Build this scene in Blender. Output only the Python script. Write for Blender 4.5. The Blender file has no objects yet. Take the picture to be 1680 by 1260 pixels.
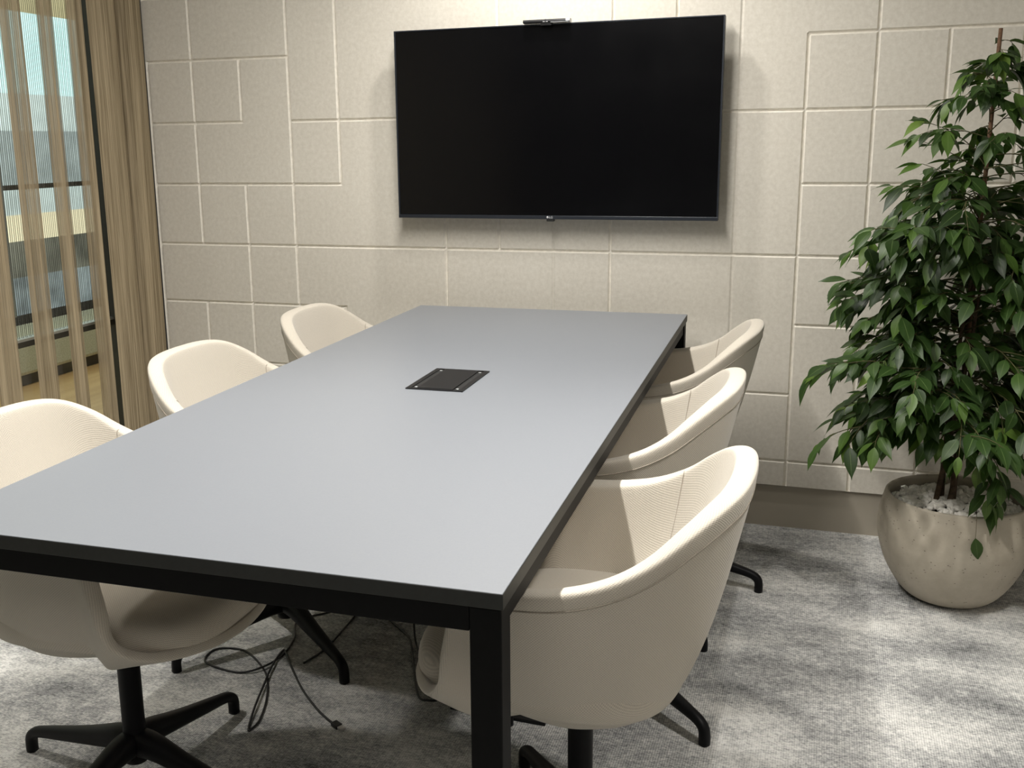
import bpy, bmesh, math, random
from mathutils import Vector, Matrix

S = bpy.context.scene
COL = S.collection
R = math.radians
PI = math.pi

# ------------------------------------------------------------------ helpers
def link(o, parent=None):
    COL.objects.link(o)
    if parent is not None:
        o.parent = parent
    return o

def mesh_obj(name, verts, faces, mat=None, parent=None, smooth=True, sub=0, uvs=None):
    me = bpy.data.meshes.new(name)
    me.from_pydata([tuple(v) for v in verts], [], faces)
    me.update()
    if uvs is not None:
        ul = me.uv_layers.new(name='UVMap')
        for lp in me.loops:
            ul.data[lp.index].uv = uvs[lp.vertex_index]
    if smooth:
        me.polygons.foreach_set('use_smooth', [True] * len(me.polygons))
    if mat:
        me.materials.append(mat)
    o = link(bpy.data.objects.new(name, me), parent)
    if sub:
        m = o.modifiers.new('sub', 'SUBSURF')
        m.levels = sub
        m.render_levels = sub
    return o

def fix_normals(o):
    bm = bmesh.new()
    bm.from_mesh(o.data)
    bmesh.ops.recalc_face_normals(bm, faces=bm.faces)
    bm.to_mesh(o.data)
    bm.free()
    return o

class MB:
    """collects simple solids into one mesh"""
    def __init__(self):
        self.v, self.f = [], []
    def box(self, x0, x1, y0, y1, z0, z1):
        b = len(self.v)
        self.v += [(x, y, z) for z in (z0, z1) for y in (y0, y1) for x in (x0, x1)]
        self.f += [tuple(b + i for i in q) for q in
                   ((0, 2, 3, 1), (4, 5, 7, 6), (0, 1, 5, 4), (2, 6, 7, 3), (0, 4, 6, 2), (1, 3, 7, 5))]
        return self
    def lathe(self, prof, n=48, c=(0, 0, 0), cap=True):
        b = len(self.v)
        for r, z in prof:
            for i in range(n):
                a = 2 * PI * i / n
                self.v.append((c[0] + r * math.cos(a), c[1] + r * math.sin(a), c[2] + z))
        for k in range(len(prof) - 1):
            for i in range(n):
                j = (i + 1) % n
                self.f.append((b + k * n + i, b + k * n + j, b + (k + 1) * n + j, b + (k + 1) * n + i))
        if cap:
            self.f.append(tuple(b + i for i in range(n))[::-1])
            self.f.append(tuple(b + (len(prof) - 1) * n + i for i in range(n)))
        return self
    def tube(self, pts, rad, n=8):
        pts = [Vector(p) for p in pts]
        rr = rad if isinstance(rad, (list, tuple)) else [rad] * len(pts)
        b = len(self.v)
        up = Vector((0, 0, 1))
        prev = None
        for i, p in enumerate(pts):
            t = (pts[min(i + 1, len(pts) - 1)] - pts[max(i - 1, 0)])
            t = t.normalized() if t.length > 1e-9 else Vector((0, 0, 1))
            if prev is None:
                a = t.cross(up)
                if a.length < 1e-3:
                    a = t.cross(Vector((1, 0, 0)))
            else:
                a = prev - t * prev.dot(t)
            a.normalize()
            prev = a
            c = t.cross(a)
            for k in range(n):
                th = 2 * PI * k / n
                self.v.append(tuple(p + (a * math.cos(th) + c * math.sin(th)) * rr[i]))
        for i in range(len(pts) - 1):
            for k in range(n):
                j = (k + 1) % n
                self.f.append((b + i * n + k, b + i * n + j, b + (i + 1) * n + j, b + (i + 1) * n + k))
        self.f.append(tuple(b + k for k in range(n))[::-1])
        self.f.append(tuple(b + (len(pts) - 1) * n + k for k in range(n)))
        return self
    def build(self, name, mat, parent=None, smooth=False, bevel=0, seg=2, sub=0):
        o = mesh_obj(name, self.v, self.f, mat, parent, smooth, sub)
        fix_normals(o)
        if bevel:
            m = o.modifiers.new('bevel', 'BEVEL')
            m.width = bevel
            m.segments = seg
            m.limit_method = 'ANGLE'
            m.harden_normals = False
        return o

def spline(pts, n, closed=False):
    """Catmull-Rom through points, n samples"""
    P = [Vector(p) for p in pts]
    m = len(P)
    segs = m if closed else m - 1
    out = []
    for i in range(n):
        u = i / n * segs if closed else i / (n - 1) * segs
        k = min(int(u), segs - 1)
        t = u - k
        g = (lambda j: P[j % m]) if closed else (lambda j: P[max(0, min(m - 1, j))])
        p0, p1, p2, p3 = g(k - 1), g(k), g(k + 1), g(k + 2)
        out.append(0.5 * ((2 * p1) + (p2 - p0) * t + (2 * p0 - 5 * p1 + 4 * p2 - p3) * t * t
                          + (3 * p1 - p0 - 3 * p2 + p3) * t ** 3))
    return out

def empty(name, loc=(0, 0, 0), rz=0.0, label=None, cat=None, group=None):
    o = bpy.data.objects.new(name, None)
    o.empty_display_size = 0.1
    link(o)
    o.location = loc
    o.rotation_euler = (0, 0, rz)
    tag(o, label, cat, group)
    return o

def tag(o, label=None, cat=None, group=None, kind=None):
    if label: o['label'] = label
    if cat: o['category'] = cat
    if group: o['group'] = group
    if kind: o['kind'] = kind
    return o

def copy_tree(o, parent=None):
    c = o.copy()
    COL.objects.link(c)
    if parent is not None:
        c.parent = parent
    for ch in list(o.children):
        copy_tree(ch, c)
    return c

# ------------------------------------------------------------------ materials
def new_mat(name):
    m = bpy.data.materials.new(name)
    m.use_nodes = True
    nt = m.node_tree
    return m, nt, nt.nodes['Principled BSDF']

def N(nt, kind, **kw):
    n = nt.nodes.new(kind)
    for k, v in kw.items():
        setattr(n, k, v)
    return n

def mathn(nt, op, a, b=None, clamp=False):
    n = nt.nodes.new('ShaderNodeMath')
    n.operation = op
    n.use_clamp = clamp
    for i, x in enumerate((a, b)):
        if x is None: continue
        if isinstance(x, (int, float)): n.inputs[i].default_value = x
        else: nt.links.new(x, n.inputs[i])
    return n.outputs[0]

def ramp(nt, fac, stops):
    n = nt.nodes.new('ShaderNodeValToRGB')
    el = n.color_ramp.elements
    while len(el) < len(stops): el.new(0.5)
    for e, (p, c) in zip(el, stops):
        e.position = p
        e.color = (*c, 1)
    nt.links.new(fac, n.inputs[0])
    return n.outputs[0]

def noise(nt, vec, scale, detail=4, rough=0.6):
    n = nt.nodes.new('ShaderNodeTexNoise')
    n.inputs['Scale'].default_value = scale
    n.inputs['Detail'].default_value = detail
    n.inputs['Roughness'].default_value = rough
    if vec is not None: nt.links.new(vec, n.inputs['Vector'])
    return n.outputs['Fac']

def mapping(nt, vec, scale=(1, 1, 1), rot=(0, 0, 0)):
    n = nt.nodes.new('ShaderNodeMapping')
    n.inputs['Scale'].default_value = scale
    n.inputs['Rotation'].default_value = rot
    nt.links.new(vec, n.inputs['Vector'])
    return n.outputs[0]

def bump(nt, bsdf, h, strength, dist=0.002):
    n = nt.nodes.new('ShaderNodeBump')
    n.inputs['Strength'].default_value = strength
    n.inputs['Distance'].default_value = dist
    nt.links.new(h, n.inputs['Height'])
    nt.links.new(n.outputs[0], bsdf.inputs['Normal'])

def plain(name, col, rough=0.5, metal=0.0, spec=0.5, nscale=60, var=0.08, bmp=0.0):
    m, nt, b = new_mat(name)
    co = N(nt, 'ShaderNodeTexCoord').outputs['Object']
    f = noise(nt, co, nscale, 3)
    c = ramp(nt, f, [(0.3, tuple(x * (1 - var) for x in col)), (0.7, tuple(min(1, x * (1 + var)) for x in col))])
    nt.links.new(c, b.inputs['Base Color'])
    b.inputs['Roughness'].default_value = rough
    b.inputs['Metallic'].default_value = metal
    b.inputs['Specular IOR Level'].default_value = spec
    if bmp: bump(nt, b, f, bmp)
    return m

def fabric_mat(name, col, pitch=0.0046):
    m, nt, b = new_mat(name)
    uv = N(nt, 'ShaderNodeTexCoord').outputs['UV']
    sp = N(nt, 'ShaderNodeSeparateXYZ')
    nt.links.new(uv, sp.inputs[0])
    k = 2 * PI / pitch
    sa = mathn(nt, 'SINE', mathn(nt, 'MULTIPLY', sp.outputs[0], k))
    sb = mathn(nt, 'SINE', mathn(nt, 'MULTIPLY', sp.outputs[1], k))
    w = mathn(nt, 'MULTIPLY', sa, sb)
    w = mathn(nt, 'ADD', mathn(nt, 'MULTIPLY', w, 0.5), 0.5)
    ns = noise(nt, mapping(nt, uv, (260, 900, 1)), 1.0, 3)
    f = mathn(nt, 'ADD', mathn(nt, 'MULTIPLY', w, 0.55), mathn(nt, 'MULTIPLY', ns, 0.5))
    c = ramp(nt, f, [(0.15, tuple(x * 0.62 for x in col)), (0.55, col), (0.95, tuple(min(1, x * 1.16) for x in col))])
    nt.links.new(c, b.inputs['Base Color'])
    b.inputs['Roughness'].default_value = 0.95
    b.inputs['Specular IOR Level'].default_value = 0.15
    b.inputs['Sheen Weight'].default_value = 0.25
    b.inputs['Sheen Roughness'].default_value = 0.5
    bump(nt, b, f, 0.5, 0.0012)
    return m

def carpet_mat():
    m, nt, b = new_mat('grey_carpet')
    co = N(nt, 'ShaderNodeTexCoord').outputs['Object']
    # cloudy patches, longer along x, with straight tile steps
    big = noise(nt, mapping(nt, co, (3.2, 5.5, 1)), 1.0, 5, 0.62)
    br = N(nt, 'ShaderNodeTexBrick')
    br.offset = 0.5
    br.inputs['Color1'].default_value = (0.30, 0.30, 0.30, 1)
    br.inputs['Color2'].default_value = (0.70, 0.70, 0.70, 1)
    br.inputs['Mortar'].default_value = (0.5, 0.5, 0.5, 1)
    br.inputs['Scale'].default_value = 1.0
    br.inputs['Mortar Size'].default_value = 0.0
    br.inputs['Brick Width'].default_value = 0.88
    br.inputs['Row Height'].default_value = 0.22
    nt.links.new(mapping(nt, co, (1, 1, 1)), br.inputs['Vector'])
    med = noise(nt, mapping(nt, co, (38, 60, 1)), 1.0, 4, 0.7)
    fine = noise(nt, mapping(nt, co, (120, 210, 1)), 1.0, 2, 0.7)
    sp = N(nt, 'ShaderNodeSeparateXYZ')
    nt.links.new(co, sp.inputs[0])
    rib = mathn(nt, 'SINE', mathn(nt, 'MULTIPLY', sp.outputs[0], 2 * PI / 0.0052))
    f = mathn(nt, 'ADD', mathn(nt, 'ADD', mathn(nt, 'MULTIPLY', mathn(nt, 'SUBTRACT', big, 0.5), 1.0), 0.36), mathn(nt, 'MULTIPLY', br.outputs['Color'], 0.10))
    f = mathn(nt, 'ADD', f, mathn(nt, 'MULTIPLY', mathn(nt, 'SUBTRACT', med, 0.5), 0.62))
    f = mathn(nt, 'ADD', f, mathn(nt, 'MULTIPLY', mathn(nt, 'SUBTRACT', fine, 0.5), 0.75))
    f = mathn(nt, 'ADD', f, mathn(nt, 'MULTIPLY', rib, 0.035))
    c = ramp(nt, f, [(0.10, (0.10, 0.103, 0.105)), (0.36, (0.33, 0.332, 0.328)), (0.62, (0.68, 0.672, 0.645))])
    nt.links.new(c, b.inputs['Base Color'])
    b.inputs['Roughness'].default_value = 1.0
    b.inputs['Specular IOR Level'].default_value = 0.05
    h = mathn(nt, 'ADD', mathn(nt, 'MULTIPLY', fine, 0.8), mathn(nt, 'MULTIPLY', rib, 0.15))
    bump(nt, b, h, 0.7, 0.004)
    return m

def felt_mat():
    m, nt, b = new_mat('beige_felt_panel')
    co = N(nt, 'ShaderNodeTexCoord').outputs['Object']
    a = noise(nt, co, 70, 5, 0.7)
    l = noise(nt, co, 2.2, 2, 0.5)
    f = mathn(nt, 'ADD', mathn(nt, 'MULTIPLY', a, 0.75), mathn(nt, 'MULTIPLY', l, 0.25))
    c = ramp(nt, f, [(0.28, (0.555, 0.518, 0.452)), (0.52, (0.64, 0.605, 0.535)), (0.75, (0.72, 0.69, 0.62))])
    nt.links.new(c, b.inputs['Base Color'])
    b.inputs['Roughness'].default_value = 0.95
    b.inputs['Specular IOR Level'].default_value = 0.1
    bump(nt, b, a, 0.15, 0.001)
    return m

def concrete_mat():
    m, nt, b = new_mat('cast_stone')
    co = N(nt, 'ShaderNodeTexCoord').outputs['Object']
    a = noise(nt, co, 9, 6, 0.65)
    v = N(nt, 'ShaderNodeTexVoronoi')
    v.inputs['Scale'].default_value = 70
    nt.links.new(mapping(nt, co, (1, 1, 1.8)), v.inputs['Vector'])
    ns = noise(nt, co, 22, 2)
    hole = mathn(nt, 'MULTIPLY', mathn(nt, 'LESS_THAN', v.outputs['Distance'], 0.17), mathn(nt, 'GREATER_THAN', ns, 0.53))
    c = ramp(nt, a, [(0.3, (0.36, 0.32, 0.255)), (0.7, (0.49, 0.445, 0.365))])
    mx = N(nt, 'ShaderNodeMix', data_type='RGBA')
    nt.links.new(hole, mx.inputs[0])
    nt.links.new(c, mx.inputs[6])
    mx.inputs[7].default_value = (0.20, 0.175, 0.14, 1)
    nt.links.new(mx.outputs[2], b.inputs['Base Color'])
    b.inputs['Roughness'].default_value = 0.55
    b.inputs['Specular IOR Level'].default_value = 0.35
    bump(nt, b, mathn(nt, 'SUBTRACT', mathn(nt, 'MULTIPLY', a, 0.3), hole), 0.35, 0.002)
    return m

def leaf_mat():
    m, nt, b = new_mat('ficus_leaf')
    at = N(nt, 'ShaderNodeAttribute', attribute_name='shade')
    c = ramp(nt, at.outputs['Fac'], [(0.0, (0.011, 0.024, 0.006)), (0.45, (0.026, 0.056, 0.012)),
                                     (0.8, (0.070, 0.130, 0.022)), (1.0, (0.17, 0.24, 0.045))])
    uv = N(nt, 'ShaderNodeTexCoord').outputs['UV']
    sp = N(nt, 'ShaderNodeSeparateXYZ')
    nt.links.new(uv, sp.inputs[0])
    rib = mathn(nt, 'LESS_THAN', mathn(nt, 'ABSOLUTE', sp.outputs[0]), 0.045)
    mx = N(nt, 'ShaderNodeMix', data_type='RGBA')
    nt.links.new(mathn(nt, 'MULTIPLY', rib, 0.5), mx.inputs[0])
    nt.links.new(c, mx.inputs[6])
    mx.inputs[7].default_value = (0.14, 0.21, 0.07, 1)
    nt.links.new(mx.outputs[2], b.inputs['Base Color'])
    b.inputs['Roughness'].default_value = 0.42
    b.inputs['Specular IOR Level'].default_value = 0.32
    b.inputs['Subsurface Weight'].default_value = 0.0
    tr = N(nt, 'ShaderNodeBsdfTranslucent')
    tr.inputs[0].default_value = (0.10, 0.22, 0.03, 1)
    mix = N(nt, 'ShaderNodeMixShader')
    mix.inputs[0].default_value = 0.18
    nt.links.new(b.outputs[0], mix.inputs[1])
    nt.links.new(tr.outputs[0], mix.inputs[2])
    nt.links.new(mix.outputs[0], nt.nodes['Material Output'].inputs[0])
    return m

def curtain_mat(name, opac, dark=(0.125, 0.094, 0.052), light=(0.47, 0.385, 0.255)):
    m, nt, b = new_mat(name)
    co = N(nt, 'ShaderNodeTexCoord').outputs['Object']
    st = noise(nt, mapping(nt, co, (160, 420, 3)), 1.0, 3, 0.7)
    st2 = noise(nt, mapping(nt, co, (40, 60, 0.6)), 1.0, 3, 0.6)
    f = mathn(nt, 'ADD', mathn(nt, 'MULTIPLY', st, 0.6), mathn(nt, 'MULTIPLY', st2, 0.4))
    c = ramp(nt, f, [(0.34, dark), (0.66, light)])
    nt.links.new(c, b.inputs['Base Color'])
    b.inputs['Roughness'].default_value = 0.85
    b.inputs['Specular IOR Level'].default_value = 0.2
    if opac < 1:
        a = mathn(nt, 'ADD', mathn(nt, 'MULTIPLY', mathn(nt, 'SUBTRACT', st2, 0.5), 0.9), opac, clamp=True)
        nt.links.new(a, b.inputs['Alpha'])
    bump(nt, b, st, 0.4, 0.002)
    return m

def reeded_glass_mat():
    m, nt, b = new_mat('reeded_glass')
    out = nt.nodes['Material Output']
    co = N(nt, 'ShaderNodeTexCoord').outputs['Object']
    sp = N(nt, 'ShaderNodeSeparateXYZ')
    nt.links.new(co, sp.inputs[0])
    w = mathn(nt, 'SINE', mathn(nt, 'MULTIPLY', sp.outputs[1], 2 * PI / 0.0185))
    c = ramp(nt, mathn(nt, 'ADD', mathn(nt, 'MULTIPLY', w, 0.5), 0.5),
             [(0.0, (0.20, 0.21, 0.19)), (0.3, (0.62, 0.64, 0.60)), (0.6, (0.98, 1.0, 0.98))])
    tr = N(nt, 'ShaderNodeBsdfTransparent')
    nt.links.new(c, tr.inputs[0])
    b.inputs['Base Color'].default_value = (0.35, 0.37, 0.35, 1)
    b.inputs['Roughness'].default_value = 0.25
    mix = N(nt, 'ShaderNodeMixShader')
    mix.inputs[0].default_value = 0.12
    nt.links.new(tr.outputs[0], mix.inputs[1])
    nt.links.new(b.outputs[0], mix.inputs[2])
    nt.links.new(mix.outputs[0], out.inputs[0])
    return m

def clear_glass_mat():
    m, nt, b = new_mat('clear_glass')
    out = nt.nodes['Material Output']
    tr = N(nt, 'ShaderNodeBsdfTransparent')
    tr.inputs[0].default_value = (0.88, 0.92, 0.88, 1)
    gl = N(nt, 'ShaderNodeBsdfGlossy')
    gl.inputs['Roughness'].default_value = 0.05
    mix = N(nt, 'ShaderNodeMixShader')
    mix.inputs[0].default_value = 0.06
    nt.links.new(tr.outputs[0], mix.inputs[1])
    nt.links.new(gl.outputs[0], mix.inputs[2])
    nt.links.new(mix.outputs[0], out.inputs[0])
    return m

def emit_mat(name, col, strength, vary=0.0):
    m, nt, b = new_mat(name)
    co = N(nt, 'ShaderNodeTexCoord').outputs['Object']
    f = noise(nt, co, 4.0, 3)
    c = ramp(nt, f, [(0.3, tuple(x * (1 - vary) for x in col)), (0.7, col)])
    nt.links.new(c, b.inputs['Emission Color'])
    nt.links.new(c, b.inputs['Base Color'])
    b.inputs['Emission Strength'].default_value = strength
    return m

def wood_mat():
    m, nt, b = new_mat('oak_floor')
    co = N(nt, 'ShaderNodeTexCoord').outputs['Object']
    f = noise(nt, mapping(nt, co, (14, 1.2, 1)), 1.0, 4)
    c = ramp(nt, f, [(0.3, (0.40, 0.24, 0.10)), (0.7, (0.56, 0.36, 0.17))])
    nt.links.new(c, b.inputs['Base Color'])
    b.inputs['Roughness'].default_value = 0.45
    return m

M = dict(
    felt=felt_mat(), carpet=carpet_mat(), cream=fabric_mat('cream_fabric', (0.575, 0.528, 0.452)),
    seam=plain('seam_thread', (0.36, 0.32, 0.265), 0.9),
    black=plain('black_powder_coat', (0.005, 0.005, 0.006), 0.45, 0.0, 0.16, 200, 0.1),
    frame=plain('black_steel', (0.005, 0.005, 0.005), 0.55, 0.0, 0.10, 200, 0.1),
    plastic=plain('black_plastic', (0.010, 0.010, 0.011), 0.38, 0.0, 0.25, 150, 0.1),
    slot=plain('dark_slot', (0.003, 0.003, 0.003), 0.6),
    rubber=plain('black_cable', (0.007, 0.007, 0.008), 0.45),
    skirting=plain('taupe_paint', (0.37, 0.335, 0.275), 0.6, 0, 0.3, 8, 0.03),
    paint=plain('off_white_paint', (0.62, 0.59, 0.53), 0.9, 0, 0.1, 5, 0.03),
    darkwall=plain('dark_wall_paint', (0.03, 0.03, 0.03), 0.9, 0, 0.1, 5, 0.05),
    ceiling=plain('ceiling_paint', (0.55, 0.54, 0.51), 0.95, 0, 0.1, 5, 0.03),
    groove=plain('routed_felt_edge', (0.78, 0.745, 0.67), .9, 0, .1, 60, .08), stone=concrete_mat(), leaf=leaf_mat(),
    bark=plain('ficus_bark', (0.085, 0.058, 0.038), 0.85, 0, 0.2, 70, 0.4, 0.4),
    twig=plain('green_twig', (0.075, 0.07, 0.03), 0.7, 0, 0.2, 70, 0.3),
    cane=plain('brown_stake', (0.13, 0.075, 0.045), 0.8, 0, 0.2, 90, 0.3, 0.3),
    soil=plain('potting_soil', (0.05, 0.04, 0.03), 1.0, 0, 0.1, 80, 0.4, 0.6),
    pebble=plain('white_pebble', (0.86, 0.83, 0.77), 0.7, 0, 0.3, 30, 0.15, 0.2),
    curtain=curtain_mat('sheer_brown_curtain', 0.90),
    drape=curtain_mat('gathered_brown_curtain', 1.0),
    reeded=reeded_glass_mat(), clear=clear_glass_mat(),
    mullion=plain('dark_green_frame', (0.050, 0.046, 0.034), 0.5),
    raillight=plain('aluminium_bead', (0.50, 0.50, 0.46), 0.35, 0.6),
    wood=wood_mat(),
    cream_out=plain('pale_bench_cloth', (0.62, 0.62, 0.48), 0.9, 0, 0.1, 120, 0.2),
    plinth=plain('dark_plinth', (0.06, 0.045, 0.03), 0.7),
    sky=emit_mat('daylight_pane', (0.62, 0.90, 0.95), 2.3, 0.2),
    sky2=emit_mat('daylight_low_pane', (0.48, 0.56, 0.62), 1.0, 0.7),
    sky3=emit_mat('pale_daylight_pane', (0.72, 0.84, 0.87), 1.6, 0.3),
    sky4=emit_mat('grey_daylight_pane', (0.55, 0.64, 0.68), 1.1, 0.35),
    dusk=emit_mat('dim_band', (0.36, 0.36, 0.31), 0.7, 0.65),
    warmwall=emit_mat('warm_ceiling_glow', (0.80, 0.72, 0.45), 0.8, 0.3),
    warm=emit_mat('warm_light_strip', (1.0, 0.90, 0.66), 1.5, 0.1),
    silver=plain('silver_plastic', (0.42, 0.43, 0.44), 0.35, 0.7),
    letter=plain('grey_lettering', (0.55, 0.55, 0.57), 0.4),
    glow=emit_mat('lens_glass', (0.02, 0.02, 0.025), 0.0),
    plug=plain('nickel_plug', (0.55, 0.53, 0.52), 0.3, 0.7),
)
# dark grey laminate
def laminate():
    m, nt, b = new_mat('grey_laminate')
    co = N(nt, 'ShaderNodeTexCoord').outputs['Object']
    f = noise(nt, co, 300, 2)
    c = ramp(nt, f, [(0.3, (0.183, 0.196, 0.219)), (0.7, (0.193, 0.206, 0.229))])
    nt.links.new(c, b.inputs['Base Color'])
    b.inputs['Roughness'].default_value = 0.40
    b.inputs['Specular IOR Level'].default_value = 0.6
    return m
M['laminate'] = laminate()
def edgeband():
    m = plain('dark_grey_edge', (0.024, 0.025, 0.023), 0.5, 0, 0.3, 100, 0.1)
    return m
M['edge'] = edgeband()
def screen():
    m, nt, b = new_mat('tv_glass')
    co = N(nt, 'ShaderNodeTexCoord').outputs['Object']
    f = noise(nt, co, 6, 4)
    r = mathn(nt, 'ADD', mathn(nt, 'MULTIPLY', f, 0.10), 0.10)
    nt.links.new(r, b.inputs['Roughness'])
    b.inputs['Base Color'].default_value = (0.0025, 0.0025, 0.003, 1)
    b.inputs['Specular IOR Level'].default_value = 0.5
    return m
M['screen'] = screen()
M['bezel'] = plain('blue_black_bezel', (0.022, 0.026, 0.034), 0.32, 0.3, 0.5, 100, 0.05)

# ------------------------------------------------------------------ room shell
X0, X1, Y0, H = -0.12, 4.2, -5.2, 2.5

def struct(o):
    o['kind'] = 'structure'
    return o

def quad(name, pts, mat):
    return struct(mesh_obj(name, pts, [(0, 1, 2, 3)], mat, None, False))

struct(MB().box(X0, X1, Y0, 0.15, -0.1, 0.0).build('floor', M['carpet']))
struct(MB().box(X0 - 0.1, X1 + 0.1, Y0 - 0.1, 0.15, H, H + 0.1).build('ceiling', M['ceiling']))
struct(MB().box(X1, X1 + 0.1, Y0, 0.15, 0, H).build('wall_right', M['paint']))
struct(MB().box(X0 - 0.1, X1 + 0.1, Y0 - 0.1, Y0, 0, H).build('wall_front', M['darkwall']))

# back wall: felt panelling with routed grooves on a 20 cm x 22.65 cm grid
def back_wall():
    cx = [0.2 * i for i in range(22)]
    cx[0] = 0.0072
    for i, v in {1: .2006, 2: .4025, 3: .6035, 4: .7985, 6: 1.2010, 8: 1.5965, 9: 1.7945, 12: 2.4015, 13: 2.6022, 14: 2.8011}.items():
        cx[i] = v
    zr = {'A': 1.6066, 'B': 1.380, 'C': 1.1523, 'D': 0.9249, 'E': 0.6996, 'F': 0.4666, 'G': 0.2371}
    ztop2, ztop1 = 2.06, 1.833
    zl = [0.15, zr['G'], zr['F'], zr['E'], zr['D'], zr['C'], zr['B'], zr['A'], ztop1, ztop2, 2.2865, H]
    BOT, TOP = 0.15, H
    # vertical grooves (column, z low, z high)
    V = [(0, BOT, zr['A']), (1, zr['D'], TOP), (1, BOT, zr['E']), (2, zr['B'], zr['A']), (2, BOT, zr['C']), (3, zr['E'], TOP),
         (4, zr['C'], TOP), (4, BOT, zr['E']), (6, BOT, zr['C']), (7, zr['D'], zr['C']), (7, zr['A'], TOP),
         (9, BOT, zr['C']), (9, zr['A'], TOP), (10, zr['A'], TOP),
         (12, BOT, zr['A']), (13, zr['D'], TOP), (13, BOT, zr['E']), (14, zr['B'], zr['A']), (14, zr['D'], zr['C']),
         (14, BOT, zr['F']), (15, zr['D'], zr['A']), (16, zr['E'], zr['B']), (17, BOT, zr['D']), (18, zr['B'], TOP),
         (19, zr['F'], zr['C'])]
    thin = [(8, BOT, zr['C'] + .01), (11, BOT, TOP)]
    # horizontal grooves (row z, column low, column high)
    Hh = [(zr['A'], 0, 3), (zr['A'], 12, 21), (zr['B'], 0, 2), (zr['B'], 3, 14), (zr['B'], 15, 21), (zr['C'], 0, 4), (zr['C'], 12, 21),
          (zr['D'], 0, 21), (zr['E'], 0, 4), (zr['E'], 12, 21), (zr['F'], 8, 12), (zr['F'], 13, 21), (zr['F'], 0, 4),
          (zr['G'], 2, 21), (ztop1, 4, 11), (ztop1, 0, 3), (ztop2, 0, 21)]
    w, wi, dep = 0.0062, 0.0012, 0.0090
    xs = sorted({round(v, 5) for c in cx[:-1] for v in (c - w, c - wi, c + wi, c + w)} | {0.0, X1})
    zs = sorted({round(v, 5) for z in zl[1:-1] for v in (z - w, z - wi, z + wi, z + w)} | {BOT, TOP})
    def deep(x, z):
        for c, a, b in V:
            if abs(x - cx[c]) <= wi + 1e-4 and a - wi - 1e-4 <= z <= b + wi + 1e-4: return dep
        for zz, a, b in Hh:
            if abs(z - zz) <= wi + 1e-4 and cx[a] - wi - 1e-4 <= x <= cx[b] + wi + 1e-4: return dep
        for c, a, b in thin:
            if abs(x - cx[c]) <= wi + 1e-4 and a - wi <= z <= b + wi: return 0.0028
        return 0.0
    nx, nz = len(xs), len(zs)
    v = [(x, deep(x, z), z) for z in zs for x in xs]
    f = [(j * nx + i, j * nx + i + 1, (j + 1) * nx + i + 1, (j + 1) * nx + i) for j in range(nz - 1) for i in range(nx - 1)]
    # slab sides and back
    b = len(v)
    v += [(0, 0, BOT), (X1, 0, BOT), (0, 0, TOP), (X1, 0, TOP), (0, .15, BOT), (X1, .15, BOT), (0, .15, TOP), (X1, .15, TOP)]
    f += [(b, b + 4, b + 5, b + 1), (b, b + 2, b + 6, b + 4), (b + 1, b + 5, b + 7, b + 3), (b + 4, b + 6, b + 7, b + 5)]
    o = mesh_obj('wall_back', v, f, M['felt'], None, False)
    o.data.materials.append(M['groove'])
    for p in o.data.polygons:
        if p.index < (nx - 1) * (nz - 1) and any(0.003 < v[i][1] < .1 for i in p.vertices): p.material_index = 1
    return struct(o)
back_wall()
struct(MB().box(0, X1, 0.012, 0.15, 0, 0.15).build('baseboard_back', M['skirting']))

# left side: glazed partition behind the curtain
struct(MB().box(X0 - .03, X0 + .03, -0.19, -0.116, 0, H).build('trim_1', M['mullion']))
struct(MB().box(X0 - .03, X0 + .03, -0.116, 0.15, 0, H).build('wall_left', M['mullion']))
win = struct(MB().box(X0 - .004, X0 + .004, Y0, -0.19, 0.655, H).build('window_1', M['reeded']))
win2 = struct(MB().box(X0 - .004, X0 + .004, Y0, -0.19, 0.0, 0.64).build('window_2', M['clear']))
struct(MB().box(X0 - .02, X0 + .02, Y0, -0.19, 0.628, 0.648).build('trim_2', M['mullion']))
struct(MB().box(X0 - .018, X0 + .022, Y0, -0.19, 0.648, 0.657).build('trim_3', M['raillight']))
# what lies beyond the glass: corridor and the glazed far side
struct(MB().box(-2.1, X0 - .03, Y0, 6.0, -0.1, 0.0).build('floor_corridor', M['wood']))
def far_band(name, z0, z1, mat):
    struct(MB().box(-2.26, -2.2, Y0, 6.0, z0, z1).build(name, M[mat]))  # emissive bands stand in for the blurred light and dark beyond the glass
far_band('wall_corridor', 0.0, 0.29, 'plinth')
far_band('window_3', 0.29, 0.52, 'sky2')
far_band('trim_4', 0.52, 0.74, 'dusk')
far_band('trim_5', 0.74, 0.90, 'warm')
far_band('window_4', 0.90, 1.05, 'sky3')
far_band('trim_6', 1.05, 1.08, 'plinth')
far_band('window_5', 1.08, 1.40, 'sky4')
far_band('window_6', 1.40, 1.62, 'sky3')
far_band('window_7', 1.62, 2.10, 'sky')
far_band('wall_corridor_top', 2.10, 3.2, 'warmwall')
for k in range(9):
    y = -4.0 + 1.1 * k
    struct(MB().box(-2.2, -2.17, y, y + .04, 0.29, 2.10).build('trim_%d' % (7 + k), M['raillight']))
bench = empty('corridor_bench', (-1.89, 1.6, 0), 0, 'long pale upholstered bench beyond the glass partition', 'bench')
MB().box(-.2, .2, -2.2, 2.5, 0.06, 0.26).build('cushion', M['cream_out'], bench, bevel=.02)
MB().box(-.17, .17, -2.18, 2.48, 0.0, 0.06).build('plinth', M['plinth'], bench)

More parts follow.
